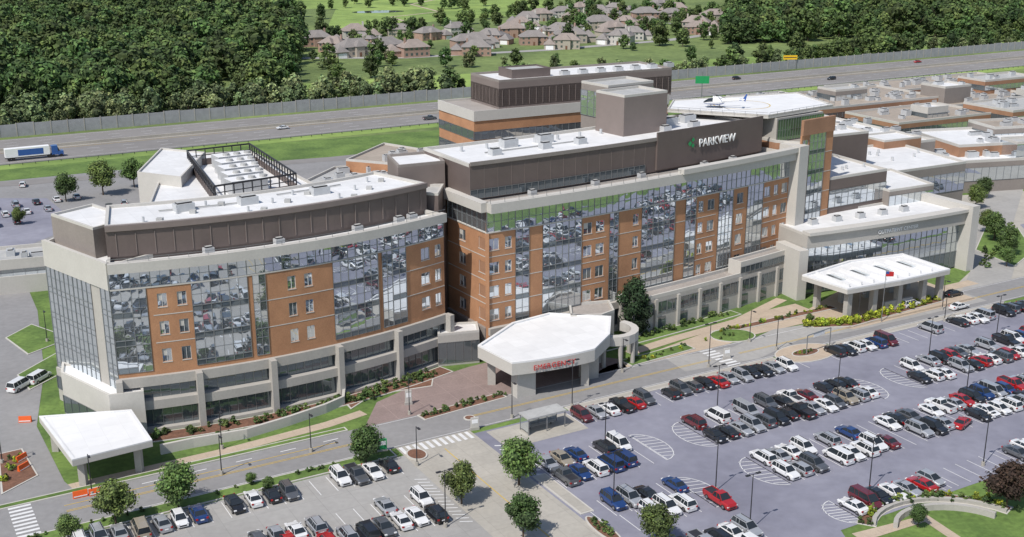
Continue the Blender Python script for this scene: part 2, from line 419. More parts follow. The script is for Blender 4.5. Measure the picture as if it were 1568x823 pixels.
# ---- right tower + helipad
mb=MB()
E2=(63.2,251.8);F2=(71.5,258.5)
mb.block([(58,254),E2,F2,(64,284),(46,272)],0,31,'brick2','gravel',.6,'stoneL')
rp=arc((62.8,251.6),F2,0,4)
facade(mb,offs(rp,.5),'wggb',[(1.5,6),(6,10.5),(10.5,15),(15,19.5),(19.5,24),(24,28.5),(28.5,33)])
mb.strip(offs(rp,.5),-.4,.3,33,36.4,'brick2')
rq=arc((71.5,258.5),(66,278),0,6)
facade(mb,rq,'bwbwbb',[(6,10.5),(10.5,15),(15,19.5),(19.5,24),(24,28.5)])
gp=arc((58.2,254.4),(70.6,263.5),0,6)
mb.block([gp[0],gp[-1],(64,280),(48,268)],31,36.1,'stone','roof',.2)
ribbon(mb,gp,.25,31.2,36.0,'glassg',3,2)
hp=[(35,262),(56,253.5),(74,268),(70,287),(38,275)]
mb.prism(ccw(hp),36.4,37.0,'stoneL','roofw')
mb.face([(x,y,36.4) for x,y in hp],'stoneD')
mb.ring(ccw(hp),.35,36.9,37.25,'stoneL')
for i in range(5):
    a=hp[i];b=hp[(i+1)%5]; F=Fr(a,b); n=int(F.L/2.5)
    for j in range(n): mb.lbox(F,F.L*j/n,F.L*j/n+.06,.3,.36,37.0,37.7,'frame')
    mb.lbox(F,0,F.L,.3,.36,37.7,37.76,'frame')
for (x,y) in ((40,265),(66,270),(60,280),(42,272)): mb.cyl(x,y,30,36.4,.5,.5,'stone')
mb.block(ccw([(39,264),(46,262),(62,282),(42,273)]),28,35.6,'brown','roof',.2)
def flatring(mb,cx,cy,r0,r1,z,k,n=28):
    for i in range(n):
        a=6.2832*i/n;b=6.2832*(i+1)/n
        mb.face([(cx+r0*math.cos(a),cy+r0*math.sin(a),z),(cx+r1*math.cos(a),cy+r1*math.sin(a),z),(cx+r1*math.cos(b),cy+r1*math.sin(b),z),(cx+r0*math.cos(b),cy+r0*math.sin(b),z)],k)
flatring(mb,53,269,6.4,6.65,37.02,'yellow')
mb.obj('helipad_tower',H)
# ---- ER canopy
mb=MB()
fr=arc((0,183),(14.4,189.6),.7,8)
er=ccw([(-6,191.2)]+fr+[(17.6,197),(18.6,206.5),(7,208.5),(0,203)])
mb.prism(er,4.9,7.0,'stoneL','roofw'); mb.ring(er,.5,7.0,7.3,'roofw'); mb.face([(x,y,4.9) for x,y in er][::-1],'roofg')
for (x,y) in ((-3.6,191.2),(12.8,190.8)): mb.box(x-.7,x+.7,y-.7,y+.7,0,4.9,'stone')
mb.prism(rectF((.9,184.4),28,3.6,2.2),0,4.9,'stoneL','stone')
mb.prism(rectF((13.0,192.5),28,2.8,2.2),0,4.9,'stone','stone')
mb.prism(rectF((14.8,200),35,2.4,5),0,4.9,'stone','stone')
for i in range(5): mb.cyl(2+i*2.9,200+i*1.3,0,4.9,.3,.3,'stone')
mb.obj('emergency_canopy',H)
mb=MB()
ce=[(18.3+5*math.cos(t),203.5+5*math.sin(t)) for t in [-1.9+.32*i for i in range(10)]]
mb.strip(ce,-1.2,.2,4.3,6.0,'stoneL')
for i in (0,2,4,6,8): mb.cyl(ce[i][0]*.96+18.3*.04,ce[i][1]*.96+203.5*.04,0,4.3,.4,.4,'stone')
mb.block([(11,207),(17,207.5),(19.5,210),(19,216),(11,214)],0,6.8,'stone','gravel',.5,'stoneL')
mb.block([(-13.5,199.2),(-6,201.2),(-6.5,206),(-14,205)],0,6,'stone','roof',.4,'stoneL')
ribbon(mb,[(-13.5,199.2),(-6,201.2)],.05,.6,4.6,'glassd',5,1)
mb.obj('emergency_lobby',H)
# ---- left canopy
mb=MB()
lc=ccw([(-73,165.5),(-62.5,150.5),(-53,157),(-59.5,168)])
mb.prism(lc,4.3,5.2,'stoneL','roofw'); mb.ring(lc,.5,5.2,5.4,'roofw'); mb.face([(x,y,4.3) for x,y in lc][::-1],'roofg')
for (x,y) in ((-70.5,164.5),(-62.3,153.2),(-55.5,157.6)): mb.box(x-.5,x+.5,y-.5,y+.5,0,4.3,'stone')
mb.block([(-75.5,182.6),(-74,178),(-63,168.5),(-58,170),(-60,176)],0,7.2,'stoneL','roofw',.4)
ribbon(mb,[(-74,178),(-63,168.5)],.05,.4,3.6,'glassd',6,1)
mb.obj('west_entry_canopy',H)
# ---- atrium wing + main entrance
mb=MB()
ap=arc((62.2,240.3),(104.5,261.6),.8,14)
mb.block(offs(ap,-.4)+offs(ap,-14)[::-1],0,13.6,'stone','roof',.5,'stoneL')
ribbon(mb,ap,0,4.2,11.0,'glass',2,3)
ribbon(mb,ap,0,.4,4.2,'glassd',2,1)
mb.strip(ap,-.4,1.5,11.0,13.9,'stone')
mb.strip(ap,-.4,2.2,13.9,14.6,'stoneL')
F=Fr(ap[13],ap[14]); mb.lbox(F,F.L-1.2,F.L+1.2,-12,3.2,0,15.4,'stoneL')
F=Fr(ap[0],ap[1]); mb.lbox(F,-2.5,-.2,-6,2.5,0,11,'stoneL')
for i in range(5): hvac(mb,*offs(ap,-6)[2+2*i],13.6,1.8,1.4,1.2,27)
mb.obj('outpatient_wing',H)
mb=MB()
mc=ccw([(60.4,232),(67.3,222.6),(80,228.6),(92.8,236.2),(86.5,248),(73,242.5)])
mb.prism(mc,6.2,7.1,'stoneL','roofw'); mb.ring(mc,.6,7.1,7.4,'roofw'); mb.face([(x,y,6.2) for x,y in mc][::-1],'roofg')
Fc=Fr((67.3,222.6),(92.8,236.2))
for i in range(8):
    u=1.5+i*3.3
    mb.lbox(Fc,u,u+.35,-11,-1.2,7.12,7.75,'roofw')
    if i<7 and i%2==0: mb.lbox(Fc,u+.6,u+3,-9.5,-5.2,7.12,7.3,'glass')
for u in (2,9,16,23,28):
    mb.lbox(Fc,u-.6,u+.6,-2.2,-1,0,6.2,'stone'); mb.lbox(Fc,u-.6,u+.6,-11,-10,0,6.2,'stone')
mb.lbox(Fc,12,20,-1.9,-1.2,0,2.2,'stone')
mb.obj('main_entrance_canopy',H)
# ---- terraces behind right
mb=MB()
mb.block([(72,258.6),(88,268.5),(80,286),(64,278)],0,21.5,'brown','roof',.6,'stoneL')
ribbon(mb,[(72,258.6),(88,268.5)],.06,15,19,'glass',9,2)
mb.block([(88.2,266),(101,273),(96,290),(80,284)],0,17,'stoneD','roof',.5,'stoneL')
ribbon(mb,[(88.2,266),(101,273)],.06,13.2,16,'glass',7,1)
mb.block([(72,288),(92,298),(84,318),(62,306)],0,25,'brown','roof',.6,'stoneL')
mb.block([(96,290),(120,303),(110,330),(84,317)],0,16,'stoneD','roof',.6,'stoneL')
ribbon(mb,[(96,290),(120,303)],.06,9,14,'glass',12,2)
mb.block(rectF((98,330),27,32,52),0,14,'stoneD','roof',.7,'stoneL')
mb.block(rectF((104,322),27,14,10),14,18,'brick2','roof',.5,'stoneL')
mb.block(rectF((86,352),27,12,14),14,18.5,'brown','roof',.5,'stoneL')
for i in range(6):
    for j in range(3): hvac(mb,104+i*4-j*5+U(-1,1),342+i*2+j*11+U(-2,2),14,U(1.5,3),U(1.4,2.4),U(1,1.8),27)
for i in range(5): hvac(mb,74+3*i,296+i*1.6,25,1.8,1.6,1.2,27)
for i in range(7): mb.cyl(U(70,84),U(268,280),21.5,22.4,.3,.3,'ac')
for i in range(9): mb.cyl(U(90,112),U(302,318),16,17,.35,.35,'ac')
mb.obj('diagnostic_block',H)
# ---- back tower
mb=MB()
bt=rectF((-10,304),28,62,22)
mb.block(bt,0,29,'brick','gravel',.6,'stoneL')
for z in (12,17,22): ribbon(mb,[bt[0],bt[1]],.06,z,z+2.2,'glass',30,1); ribbon(mb,[bt[3],bt[0]],.06,z,z+2.4,'glassd',6,1)
mb.strip([bt[3],bt[0],bt[1]],.0,.3,27,29.7,'stoneL')
bt2=rectF((-3.5,311),28,56,17)
mb.block(bt2,29,36.2,'taupe','roof',.6,'stoneD')
louvre(mb,[bt2[3],bt2[0],bt2[1]],29.6,34.5,'brown','taupe',2)
mb.block(rectF((0,318),28,12,8),35,38.2,'brown','roofg',.4)
for i in range(7): hvac(mb,14+i*5.2,324+i*3,36.2,2.4,2,1.2,28)
mb.obj('rear_tower',H)
# ---- low podium & mechanical yard
mb=MB()
mb.block([(-60,288),(-30,262),(-18,268),(-14,300),(-30,330),(-50,322)],0,10.5,'stoneD','roofg',.7,'stoneL')
mb.block([(-30,225),(-22,222),(-5,232),(60,284),(52,300),(-14,300),(-30,262)],0,13,'stoneD','rooft',.6,'stoneL')
mb.block([(-46,318),(-16,306),(-12,322),(-38,342)],0,13.5,'brick','rooft',.6,'stoneL')
for i in range(22): hvac(mb,U(-52,-20),U(280,316),10.5,U(1.5,3.5),U(1.2,2.6),U(1,2),30)
for i in range(10): hvac(mb,U(-40,-20),U(316,330),13.5,U(1.5,3),U(1.2,2),U(1,2),30)
mb.obj('service_podium',H)
mb=MB()
my=[(-86,268),(-64,262),(-46,284),(-76,335),(-98,328)]
mb.block(my,0,12.5,'stoneD','roof',.7,'stoneL')
mb.block([(-97,296),(-84,290),(-86,322),(-100,328)],0,14.8,'stoneL','roof',.5)
yy=ccw([(-71,272),(-54,286),(-74,325),(-89,315)])
for i in range(4):
    a=yy[i];b=yy[(i+1)%4];F=Fr(a,b);n=int(F.L/2.4)
    for j in range(n+1):
        u=min(F.L*j/n,F.L-.15); mb.lbox(F,u,u+.22,-.15,.15,12.5,17.2,'dark')
    mb.lbox(F,0,F.L,-.12,.12,16.8,17.22,'dark'); mb.lbox(F,0,F.L,-.1,.1,15.2,15.4,'dark')
    mb.lbox(F,0,F.L,-.06,.06,12.5,14.3,'brown')
for i in range(5):
    cx=-68-i*2.6+1;cy=282+i*7.4
    p=rectF((cx-2,cy-1),35,9.5,5.4); mb.prism(ccw(p),12.6,16.0,'ac','roofw')
    for j in range(3):
        q=(cx-.6+j*2.5,cy+2.0+j*1.7); mb.cyl(q[0],q[1],16.0,16.6,1.0,.9,'roofg',12)
mb.obj('mechanical_yard',H)
def text(name,body,size,F,u,o,z,k,ext=.08,parent=None,bold=0,sp=1.0):
    cu=bpy.data.curves.new(name,'FONT'); cu.body=body; cu.size=size; cu.extrude=ext; cu.offset=bold; cu.space_character=sp
    cu.materials.append(M[k])
    ob=bpy.data.objects.new(name,cu); ob.location=F.w(u,o,z); ob.rotation_euler=(math.pi/2,0,math.atan2(F.d.y,F.d.x)); col.objects.link(ob)
    if parent: ob.parent=parent
    return ob
q=offs(ph,.75); Fp=Fr(q[19],q[23])
text('rooftop_sign_letters','PARKVIEW',2.35,Fp,-.2,.3,33.0,'signwhite',.1,H,.02)
mb=MB()
for (du,dz,r) in ((-2.8,34.0,.6),(-1.9,34.7,.5),(-1.9,33.5,.5)):
    mb.face([Fp.w(du-r,.25,dz),Fp.w(du,.25,dz-r),Fp.w(du+r,.25,dz),Fp.w(du,.25,dz+r)],'signgreen')
mb.obj('sign_emblem',H)
Fs=Fr((0,183),(14.4,189.6))
text('emergency_sign_letters','EMERGENCY',1.3,Fs,3.6,.85,5.5,'signred',.04,H,.0,1.12)
text('wing_sign_letters','OUTPATIENT CENTER',1.2,Fr(ap[5],ap[12]),2,1.7,12.1,'signwhite',.05,H)
# ================================================================== GROUND
g=MB(); g.face([(-4000,-1500,0),(4000,-1500,0),(4000,6000,0),(-4000,6000,0)],'grass'); g.obj('ground')
sheet('campus_lawn_ground',[AB(-140,-245),AB(260,-245),AB(260,110),AB(-140,110)],.01,'lawn')
sheet('parking_lot',[AB(-5,-3.6),AB(190,-3.6),AB(190,42),AB(70,48),AB(23.5,48),AB(21,53),AB(21,95),AB(-5,95)],.03,'lot')
sheet('staff_parking_lot',rectAB(-100,-18,-2,90),.03,'lotc')
sheet('entrance_drive',rectAB(-18,-5,-5,95),.035,'conc')
sheet('main_road',rectAB(-130,260,-14.5,-5),.045,'road')
sheet('west_road',path_poly([(-60,140),(-70,151),(-82,171),(-90,195),(-104,228),(-122,262),(-150,300)],11),.05,'road')
sheet('west_service_yard',[(-82,180),(-100,215),(-128,255),(-175,235),(-150,170),(-110,160)],.025,'lotc')
sheet('rear_service_yard',[(-200,330),(-120,265),(-80,230),(-30,222),(-10,330),(45,395),(-20,398),(-120,372)],.02,'road')
sheet('rear_lot',[(-190,270),(-160,240),(-122,275),(-115,300),(-135,330),(-180,330)],.04,'lot')
sheet('frontage_grass',[(-230,335),(-150,362),(-60,398),(60,462),(60,480),(-60,425),(-230,350)],.03,'lawn')
sheet('frontage_road',path_poly([(-240,318),(-150,350),(-60,386),(40,440),(120,490)],7),.06,'hwy')
sheet('east_plaza',[(88,232),(106,258),(118,290),(118,330),(175,345),(230,330),(200,290),(118,248),(96,229)],.02,'conc')
sheet('east_drive',path_poly([(100,236),(113,262),(128,300),(150,345),(165,380)],9),.04,'lotc')
sheet('east_lot',[(130,262),(170,285),(160,320),(135,300)],.05,'lot')
sheet('sidewalk',path_poly([AB(-66,-16.8),AB(-40,-17.2),AB(-24,-18.5),AB(-17,-20)],2.2),.03,'tan')
sheet('emergency_forecourt',[(-24,171),(-23,183),(-16,192),(-8,199),(5,208),(20,203),(22,195),(15,189),(-5,177)],.03,'paver')
sheet('emergency_drive',[(-24,170.5),(-26,166),(-6,174),(17,188),(24,196),(19,198),(14,191),(-6,178)],.04,'road')
sheet('entry_walk',path_poly([(15,190),(20,197),(30,205),(40,214),(52,226),(62,232)],7),.03,'tan')
sheet('entry_walk_inner',path_poly([(22,206),(32,214),(46,224),(58,238)],2.5),.05,'tan')
sheet('entry_loop_drive',path_poly([(30,200),(44,206),(54,216),(66,221),(84,231),(100,240)],7),.06,'lotc')
sheet('entry_forecourt',[(58,226),(68,219),(100,238),(92,252),(72,244)],.075,'tan')
sheet('east_walk',path_poly([AB(60,-17.5),AB(96,-17.5),AB(130,-17.5)],3),.05,'tan')
sheet('bus_apron',rectAB(-3,12,-3.1,4),.05,'conc')
def island(name,poly,top,z=.16,k=.25):
    mb=MB(); poly=ccw(poly); mb.prism(poly,0,z,'kerb','kerb'); mb.face([(x,y,z+.012) for x,y in inset(poly,k)],top); return mb.obj(name)
island('verge',rectAB(-88,-19,-5,-2.2),'lawn')
island('verge',rectAB(-88,-22,-16,-14.6),'lawn')
island('verge',rectAB(13,59,-4.9,-3.2),'conc')
island('verge',rectAB(73,120,-4.9,-3.2),'conc')
island('planting_island',ell(*AB(66,-3.5),6.8,4.2,30),'tan')
island('planting_island',ell(*AB(66,-3.5),3.2,1.6,30),'mulch',.23)
island('planting_island',ell(43.3,215.3,4.6,3.6,10),'lawn',.2)
island('planting_island',path_poly([(21,200.5),(27,204.6),(34,209.5)],3.4),'lawn',.2)
island('planting_island',ell(-7,176.5,1,1,0),'mulch')
island('flower_bed',path_poly([(-15,176.5),(-8,181.5),(-1.5,186)],2.4),'mulch')
island('planting_island',ell(*AB(-16.2,-1.2),1.6,2.0,30),'mulch',.21)
island('planting_island',rectAB(-4.6,-2.4,14,27),'conc')
island('planting_island',ell(*AB(-4.2,32),4.2,1.2,-60),'mulch')
island('hedge_bed',path_poly([(60,221),(68,222),(80,230),(92,238)],3.0),'mulch',.2)
island('hedge_bed',rectAB(58,90,-21.5,-19.4),'mulch',.18)
island('foundation_bed',offs(lp,1.6)[1:20]+offs(lp,5.2)[1:20][::-1],'mulch',.12)
island('foundation_bed',offs(mp,5.5)[7:20]+offs(mp,8.6)[7:20][::-1],'lawn',.12)
island('planting_island',[(-14,190),(-24,186),(-27,180),(-30,186),(-22,197),(-14,197)],'mulch',.1)
island('traffic_island',[(-73,150),(-70,156),(-76,165),(-79,163)],'mulch')
island('traffic_island',[(-91,205),(-86,214),(-97,222),(-99,214)],'lawn')
island('traffic_island',[(-84,188),(-80,199),(-86,206),(-89,195)],'lawn')
island('lawn_bank',[(118,262),(128,275),(133,296),(126,300),(114,276)],'lawn',.15)
# ---- painted markings
mk=MB()
def stripe(a0,b0,a1,b1,w=.12,k='white',z=.062):
    p=AB(a0,b0);q=AB(a1,b1);F=Fr(p,q); mk.face([F.w(0,-w/2,z),F.w(F.L,-w/2,z),F.w(F.L,w/2,z),F.w(0,w/2,z)],k)
PITCH=2.6
def bays(b,a0,a1,L=5):
    n=int(round((a1-a0)/PITCH))
    for i in range(n+1): stripe(a0+i*PITCH,b-L/2,a0+i*PITCH,b+L/2)
def endcap(a,b,side,r=5.0,ln=3.4):
    n=12;pts=[]
    for i in range(n+1):
        t=-math.pi/2+math.pi*i/n; pts.append((a+side*ln*math.cos(t),b+r*math.sin(t)))
    for i in range(n): stripe(*pts[i],*pts[i+1],w=.14)
    stripe(a,b-r,a,b+r)
    for i in range(1,9):
        bb=b-r+i*2*r/9; x=ln*math.sqrt(max(0,1-((bb-b)/r)**2)); stripe(a,bb-.5*side,a+side*x,bb+.35*side,w=.14)
cars=[]
def row(b,a0,a1,p,flip=None):
    bays(b,a0,a1); n=int(round((a1-a0)/PITCH))
    for i in range(n):
        if R()<p: cars.append((a0+(i+.5)*PITCH+U(-.2,.2),b+U(-.45,.45),(R()<.5) if flip is None else flip))
row(0,12,62,.93); row(0,69,140,.72)
row(11.9,-2,16,.5); row(16.9,-2,16,.72); endcap(16,14.4,1)
row(11.9,26,62,.82); row(16.9,26,62,.93); endcap(26,14.4,-1); endcap(62.4,14.4,1)
row(11.9,73,150,.8); row(16.9,73,150,.88); endcap(73,14.4,-1)
row(27.2,-3,13,.5); row(32.2,0,13,.8); endcap(13,29.7,1)
row(27.2,27,160,.82); row(32.2,27,160,.85); endcap(27,29.7,-1)
row(44.8,28,45,.97); row(44.8,45,62,.05); row(44.8,62,96,.6); endcap(28,44.6,-1,3.4,3)
row(42,-2,14,.75); row(47,-2,14,.75); row(58,-2,14,.8); row(63,-2,14,.8)
row(1.2,-83,-21,.82); row(12.2,-78,-20.5,.9); row(17.2,-78,-20.5,.9); row(28.2,-78,-20.5,.9); row(33.2,-78,-20.5,.9); row(44,-78,-20.5,.8); row(49,-78,-20.5,.8)
for i in range(16): stripe(-4.3,2+i*1.6,-2.4,3.0+i*1.6,w=.3)
for i in range(14): stripe(-20,6+i*1.1,-18.4,6.8+i*1.1,w=.2)
for i in range(11): stripe(-17.4+i*1.15,-4.7,-17.4+i*1.15,-2.1,w=.6,z=.075)
for i in range(8): stripe(49,-14+i*1.2,52,-14+i*1.2,w=.6,z=.075)
for i in range(9): stripe(-73,-14.2+i*1.1,-70,-14.2+i*1.1,w=.55,z=.075)
for i in range(9): stripe(-88+i*1.3,-4.8,-88+i*1.3,-2,w=.5,z=.075)
for s_ in (-.18,.18):
    stripe(-66,-9.6+s_,-22,-9.6+s_,k='yellow',z=.075); stripe(-2,-9.6+s_,48,-9.6+s_,k='yellow',z=.075); stripe(55,-9.6+s_,250,-9.6+s_,k='yellow',z=.075)
stripe(-66,-11.4,-25,-11.4,w=.14,k='yellow',z=.075); stripe(-20,-14.1,240,-14.1,z=.075); stripe(-60,-5.4,240,-5.4,z=.075)
for i in range(6): stripe(-62+i*7,-12.6,-59.5+i*7,-12.6,w=.2,z=.075)
stripe(-11.5,-1,-11.5,60,w=.15,k='yellow',z=.075)
sheet('highway',rectAB(-700,1500,-309,-262),.05,'hwy')
sheet('highway_median',rectAB(-700,1500,-287.5,-284.5),.07,'conc')
sheet('highway_verge',rectAB(-700,1500,-262,-254),.04,'meadow')
for b in (-307,-289.5,-282.5,-265):
    stripe(-400,b,900,b,w=.25,k='white' if b in(-307,-265) else 'yellow',z=.09)
for b in (-301,-295.5,-277,-271):
    for i in range(90): stripe(-300+i*12,b,-296+i*12,b,w=.25,z=.09)
mk.obj('road_markings')
mb=MB(); F=Fr(AB(-500,-286),AB(1200,-286)); mb.lbox(F,0,F.L,-.3,.3,0,1.1,'conc'); mb.obj('median_barrier')
mb=MB(); F=Fr(AB(-300,-314),AB(900,-314))
for i in range(200):
    u=i*6; mb.lbox(F,u+.3,u+6,-.12,.12,0,4.6 if i%9 else 4.9,'soundwall'); mb.lbox(F,u,u+.3,-.22,.22,0,5.0,'conc')
mb.obj('sound_wall')
mb=MB(); F=Fr(AB(-300,-259),AB(600,-259))
for i in range(0,450): mb.lbox(F,i*4,i*4+.15,-.1,.1,0,.7,'dark')
mb.lbox(F,0,1800,-.12,-.1,.45,.75,'frame'); mb.obj('guard_rail')
mb=MB()
rw=[(-54,163.2),(-49.6,165.7),(-42,169),(-36,174),(-31,178.8),(-28.5,182),(-29,187)]
mb.strip(rw,-.25,.25,0,1.6,'stoneL'); mb.obj('retaining_wall')
mb=MB()
for r in (7,9.4):
    pts=[(60+r*1.2*math.cos(t),139+r*math.sin(t)) for t in [2.9-.17*i for i in range(14)]]
    mb.strip(pts,-.3,.3,0,.9 if r<8 else .6,'stone')
mb.obj('landscape_wall')
pts=[(60+10.4*1.17*math.cos(t),139+10.2*math.sin(t)) for t in [2.9-.17*i for i in range(14)]]
island('planting_island',path_poly(pts,2.6),'mulch',.08)
sheet('park_path',path_poly([AB(24,50.5),AB(36,51.5),(62,131),(75,134),(90,150)],2.2),.05,'tan')
# ================================================================== VEGETATION
def tree_mesh(name,h,r,nleaf,leaf,seed,lk='leaf',trunk=True,lobes=9,low=.25,core=True):
    rd=random.Random(seed); mb=MB(); cl=[]
    if trunk:
        mb.tube((0,0,0),(rd.uniform(-.1,.1),rd.uniform(-.1,.1),h*.5),h*.022,h*.012,'bark',7)
        for i in range(5):
            a=i*1.26+rd.random(); mb.tube((0,0,h*(.25+.05*i)),(math.cos(a)*r*.6,math.sin(a)*r*.6,h*(.55+.06*i)),h*.01,h*.004,'bark',5)
    while len(cl)<len(mb.f): cl.append((1,1,1))
    lob=[]
    for i in range(lobes):
        a=i*2.4+rd.uniform(-.4,.4); t=i/max(1,lobes-1); z=h*(low+.13+(.86-low-.13)*t)
        rr=r*(.62*math.sin(math.pi*min(1,.18+.72*t))**.8)*rd.uniform(.6,1.1)*(0 if i==lobes-1 else 1)
        lob.append((rr*math.cos(a),rr*math.sin(a),z,r*rd.uniform(.36,.56),rd.uniform(.72,1.25)))
    for i in range(nleaf):
        L=rd.choice(lob)
        d=Vector((rd.gauss(0,1),rd.gauss(0,1),rd.gauss(0,1))).normalized(); q=rd.uniform(.55,1.08)
        p=Vector((L[0],L[1],L[2]))+Vector((d.x*L[3]*q,d.y*L[3]*q,d.z*L[3]*q*.85))
        if p.z<h*.12: continue
        nn=(d+Vector((rd.gauss(0,.5),rd.gauss(0,.5),rd.gauss(0,.5)+.25))).normalized(); a=nn.orthogonal().normalized(); b=nn.cross(a)
        an=rd.uniform(0,3.14); a,b=a*math.cos(an)+b*math.sin(an),b*math.cos(an)-a*math.sin(an)
        s=leaf*rd.uniform(.6,1.3); a*=s;b*=s*rd.uniform(.55,.9)
        mb.face([p-a-b*.3,p-b,p+a+b*.2,p+b],lk)
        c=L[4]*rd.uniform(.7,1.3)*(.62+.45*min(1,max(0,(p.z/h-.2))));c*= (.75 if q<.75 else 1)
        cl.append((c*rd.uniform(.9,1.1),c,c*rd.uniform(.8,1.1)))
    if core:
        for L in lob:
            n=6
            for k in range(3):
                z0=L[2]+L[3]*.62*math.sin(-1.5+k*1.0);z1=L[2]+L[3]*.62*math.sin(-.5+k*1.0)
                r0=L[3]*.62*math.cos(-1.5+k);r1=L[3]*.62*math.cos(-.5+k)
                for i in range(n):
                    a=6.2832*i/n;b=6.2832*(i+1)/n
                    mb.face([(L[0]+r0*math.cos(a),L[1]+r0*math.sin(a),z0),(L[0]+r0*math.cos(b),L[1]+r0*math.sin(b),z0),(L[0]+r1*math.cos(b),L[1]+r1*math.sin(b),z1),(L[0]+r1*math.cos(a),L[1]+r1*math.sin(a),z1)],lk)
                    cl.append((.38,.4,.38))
    return mb.mesh(name,cl)
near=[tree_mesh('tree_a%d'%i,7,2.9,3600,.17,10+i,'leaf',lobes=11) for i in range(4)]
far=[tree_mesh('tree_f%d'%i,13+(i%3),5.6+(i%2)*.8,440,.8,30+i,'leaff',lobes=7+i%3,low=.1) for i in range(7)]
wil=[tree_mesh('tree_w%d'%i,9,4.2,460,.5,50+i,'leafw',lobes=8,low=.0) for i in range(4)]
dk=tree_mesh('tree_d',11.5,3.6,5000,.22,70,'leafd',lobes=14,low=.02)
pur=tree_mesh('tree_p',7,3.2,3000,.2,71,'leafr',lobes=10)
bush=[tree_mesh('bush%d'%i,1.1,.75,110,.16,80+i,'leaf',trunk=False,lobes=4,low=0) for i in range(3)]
bushy=[tree_mesh('bushy%d'%i,1.1,.85,130,.16,90+i,'leafy',trunk=False,lobes=4,low=0) for i in range(2)]
for (x,y,s) in ((-53.8,141.4,1.05),(-46.4,145.6,1.08),(-22,159.3,.98),(-7.1,147.5,.98),(1,153,1.1),(1.5,138,.98),(19,136.2,.9),(-58.7,137.2,.6),(-35,151,.35),(-38,153,.3)):
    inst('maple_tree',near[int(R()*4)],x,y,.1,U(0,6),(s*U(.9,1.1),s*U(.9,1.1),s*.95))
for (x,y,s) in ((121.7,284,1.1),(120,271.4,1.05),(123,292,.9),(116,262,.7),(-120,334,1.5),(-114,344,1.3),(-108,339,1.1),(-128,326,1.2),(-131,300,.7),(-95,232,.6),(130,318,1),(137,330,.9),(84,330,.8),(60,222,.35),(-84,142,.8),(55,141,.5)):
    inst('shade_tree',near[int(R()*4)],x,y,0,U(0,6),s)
inst('spruce_tree',dk,24.2,215.8,0,0,1.05); inst('purple_tree',pur,69,146,0,0,1.05); inst('purple_tree',pur,74.5,149.5,0,1,.9)
def inpoly(x,y,P):
    c=False
    for i in range(len(P)):
        x1,y1=P[i];x2,y2=P[i-1]
        if (y1>y)!=(y2>y) and x<(x2-x1)*(y-y1)/(y2-y1)+x1: c=not c
    return c
HP=[(-107,699),(-88,673),(-100,760),(-45,688),(-26,710),(-27,808),(-8,728),(12.5,735),(6.5,831),(23,898),(47,880),(53,760),(74,916),(101,977),(92.5,773),(124,801),(124,916),(80,847),(32,715),(148,966),(-62,700),(70,790),(108,850),(0,780),(30,800),(150,880),(60,960),(-75,735),(145,830),(-50,760),(130,1010),(-120,725),(-16,750),(30,765),(60,830),(100,900),(-60,800),(40,925),(10,860),(170,920),(84,950),(-5,690),(66,742)]
def forest(name,P,sp,meshes,smin,smax,prob=1):
    e=empty(name); x0=min(p[0] for p in P);x1=max(p[0] for p in P);y0=min(p[1] for p in P);y1=max(p[1] for p in P)
    n=int((x1-x0)*(y1-y0)/(sp*sp)*prob*1.15)
    for i in range(n):
        px,py=U(x0,x1),U(y0,y1)
        if 'neigh' in name and any(abs(px-hx)<11 and -24<py-hy<9 for hx,hy in HP): continue
        if inpoly(px,py,P):
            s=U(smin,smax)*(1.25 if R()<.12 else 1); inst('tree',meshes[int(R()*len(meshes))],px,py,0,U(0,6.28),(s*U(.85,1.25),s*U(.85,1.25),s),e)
forest('forest',[(-470,1060),(-170,900),(-125,700),(-105,560),(-112,494),(-260,420),(-330,560)],9.0,far,.65,1.3)
forest('forest',[(132,735),(215,760),(340,790),(560,1250),(420,1300),(205,1120),(165,900)],10,far,.7,1.35)
forest('forest',[(-330,1100),(0,1180),(300,1200),(500,1300),(0,1600),(-500,1500)],17,far,.9,1.3,.5)
forest('tree_belt',rectAB(-110,150,-345,-319),6.2,wil,.7,1.3)
forest('tree_belt',rectAB(150,330,-335,-319),6.5,wil+far[:1],.45,.95,.8)
forest('tree_belt',rectAB(330,620,-350,-319),8,far+wil,.45,.95,.9)
forest('neighbourhood_trees',[(-120,640),(150,720),(220,950),(60,1050),(-60,850),(-140,780)],16,far,.4,.95,.8)
forest('neighbourhood_trees',[(-100,560),(0,570),(120,660),(-100,640)],16,far+wil,.4,.8,.4)
forest('golf_trees',[(-150,900),(-30,860),(30,1150),(-250,1100)],30,far,.5,.9,.35)
def bed(name,pts,n,meshes,w,s0,s1):
    e=empty(name)
    for i in range(n):
        t=U(0,len(pts)-1.001); k=int(t); f=t-k
        x=pts[k][0]+(pts[k+1][0]-pts[k][0])*f+U(-w,w); y=pts[k][1]+(pts[k+1][1]-pts[k][1])*f+U(-w,w)*.8
        inst('shrub',meshes[int(R()*len(meshes))],x,y,.12,U(0,6),U(s0,s1),e)
bed('shrub_bed',[(-15,176.5),(-8,181.5),(-1.5,186)],26,bush,.8,.5,.8)
bed('shrub_bed',offs(lp,3.4)[1:19],90,bush,1.3,.5,1.1)
bed('shrub_bed',offs(mp,6.4)[7:19],45,bush,.8,.6,1.1)
bed('shrub_bed',[(60,221),(68,222),(80,230),(92,238)],90,bushy,1.0,.8,1.3)
bed('shrub_bed',[(-27,182),(-22,190),(-15,195)],40,bush,1.8,.6,1.1)
bed('shrub_bed',[(21,200.5),(27,204.6),(34,209.5),(44,216)],24,bush+bushy,1.2,.4,.7)
bed('shrub_bed',[AB(-4.2,29),AB(-4.2,35)],12,bush,.6,.5,.8)
bed('shrub_bed',pts,60,bush+bushy,1.0,.5,1.1)
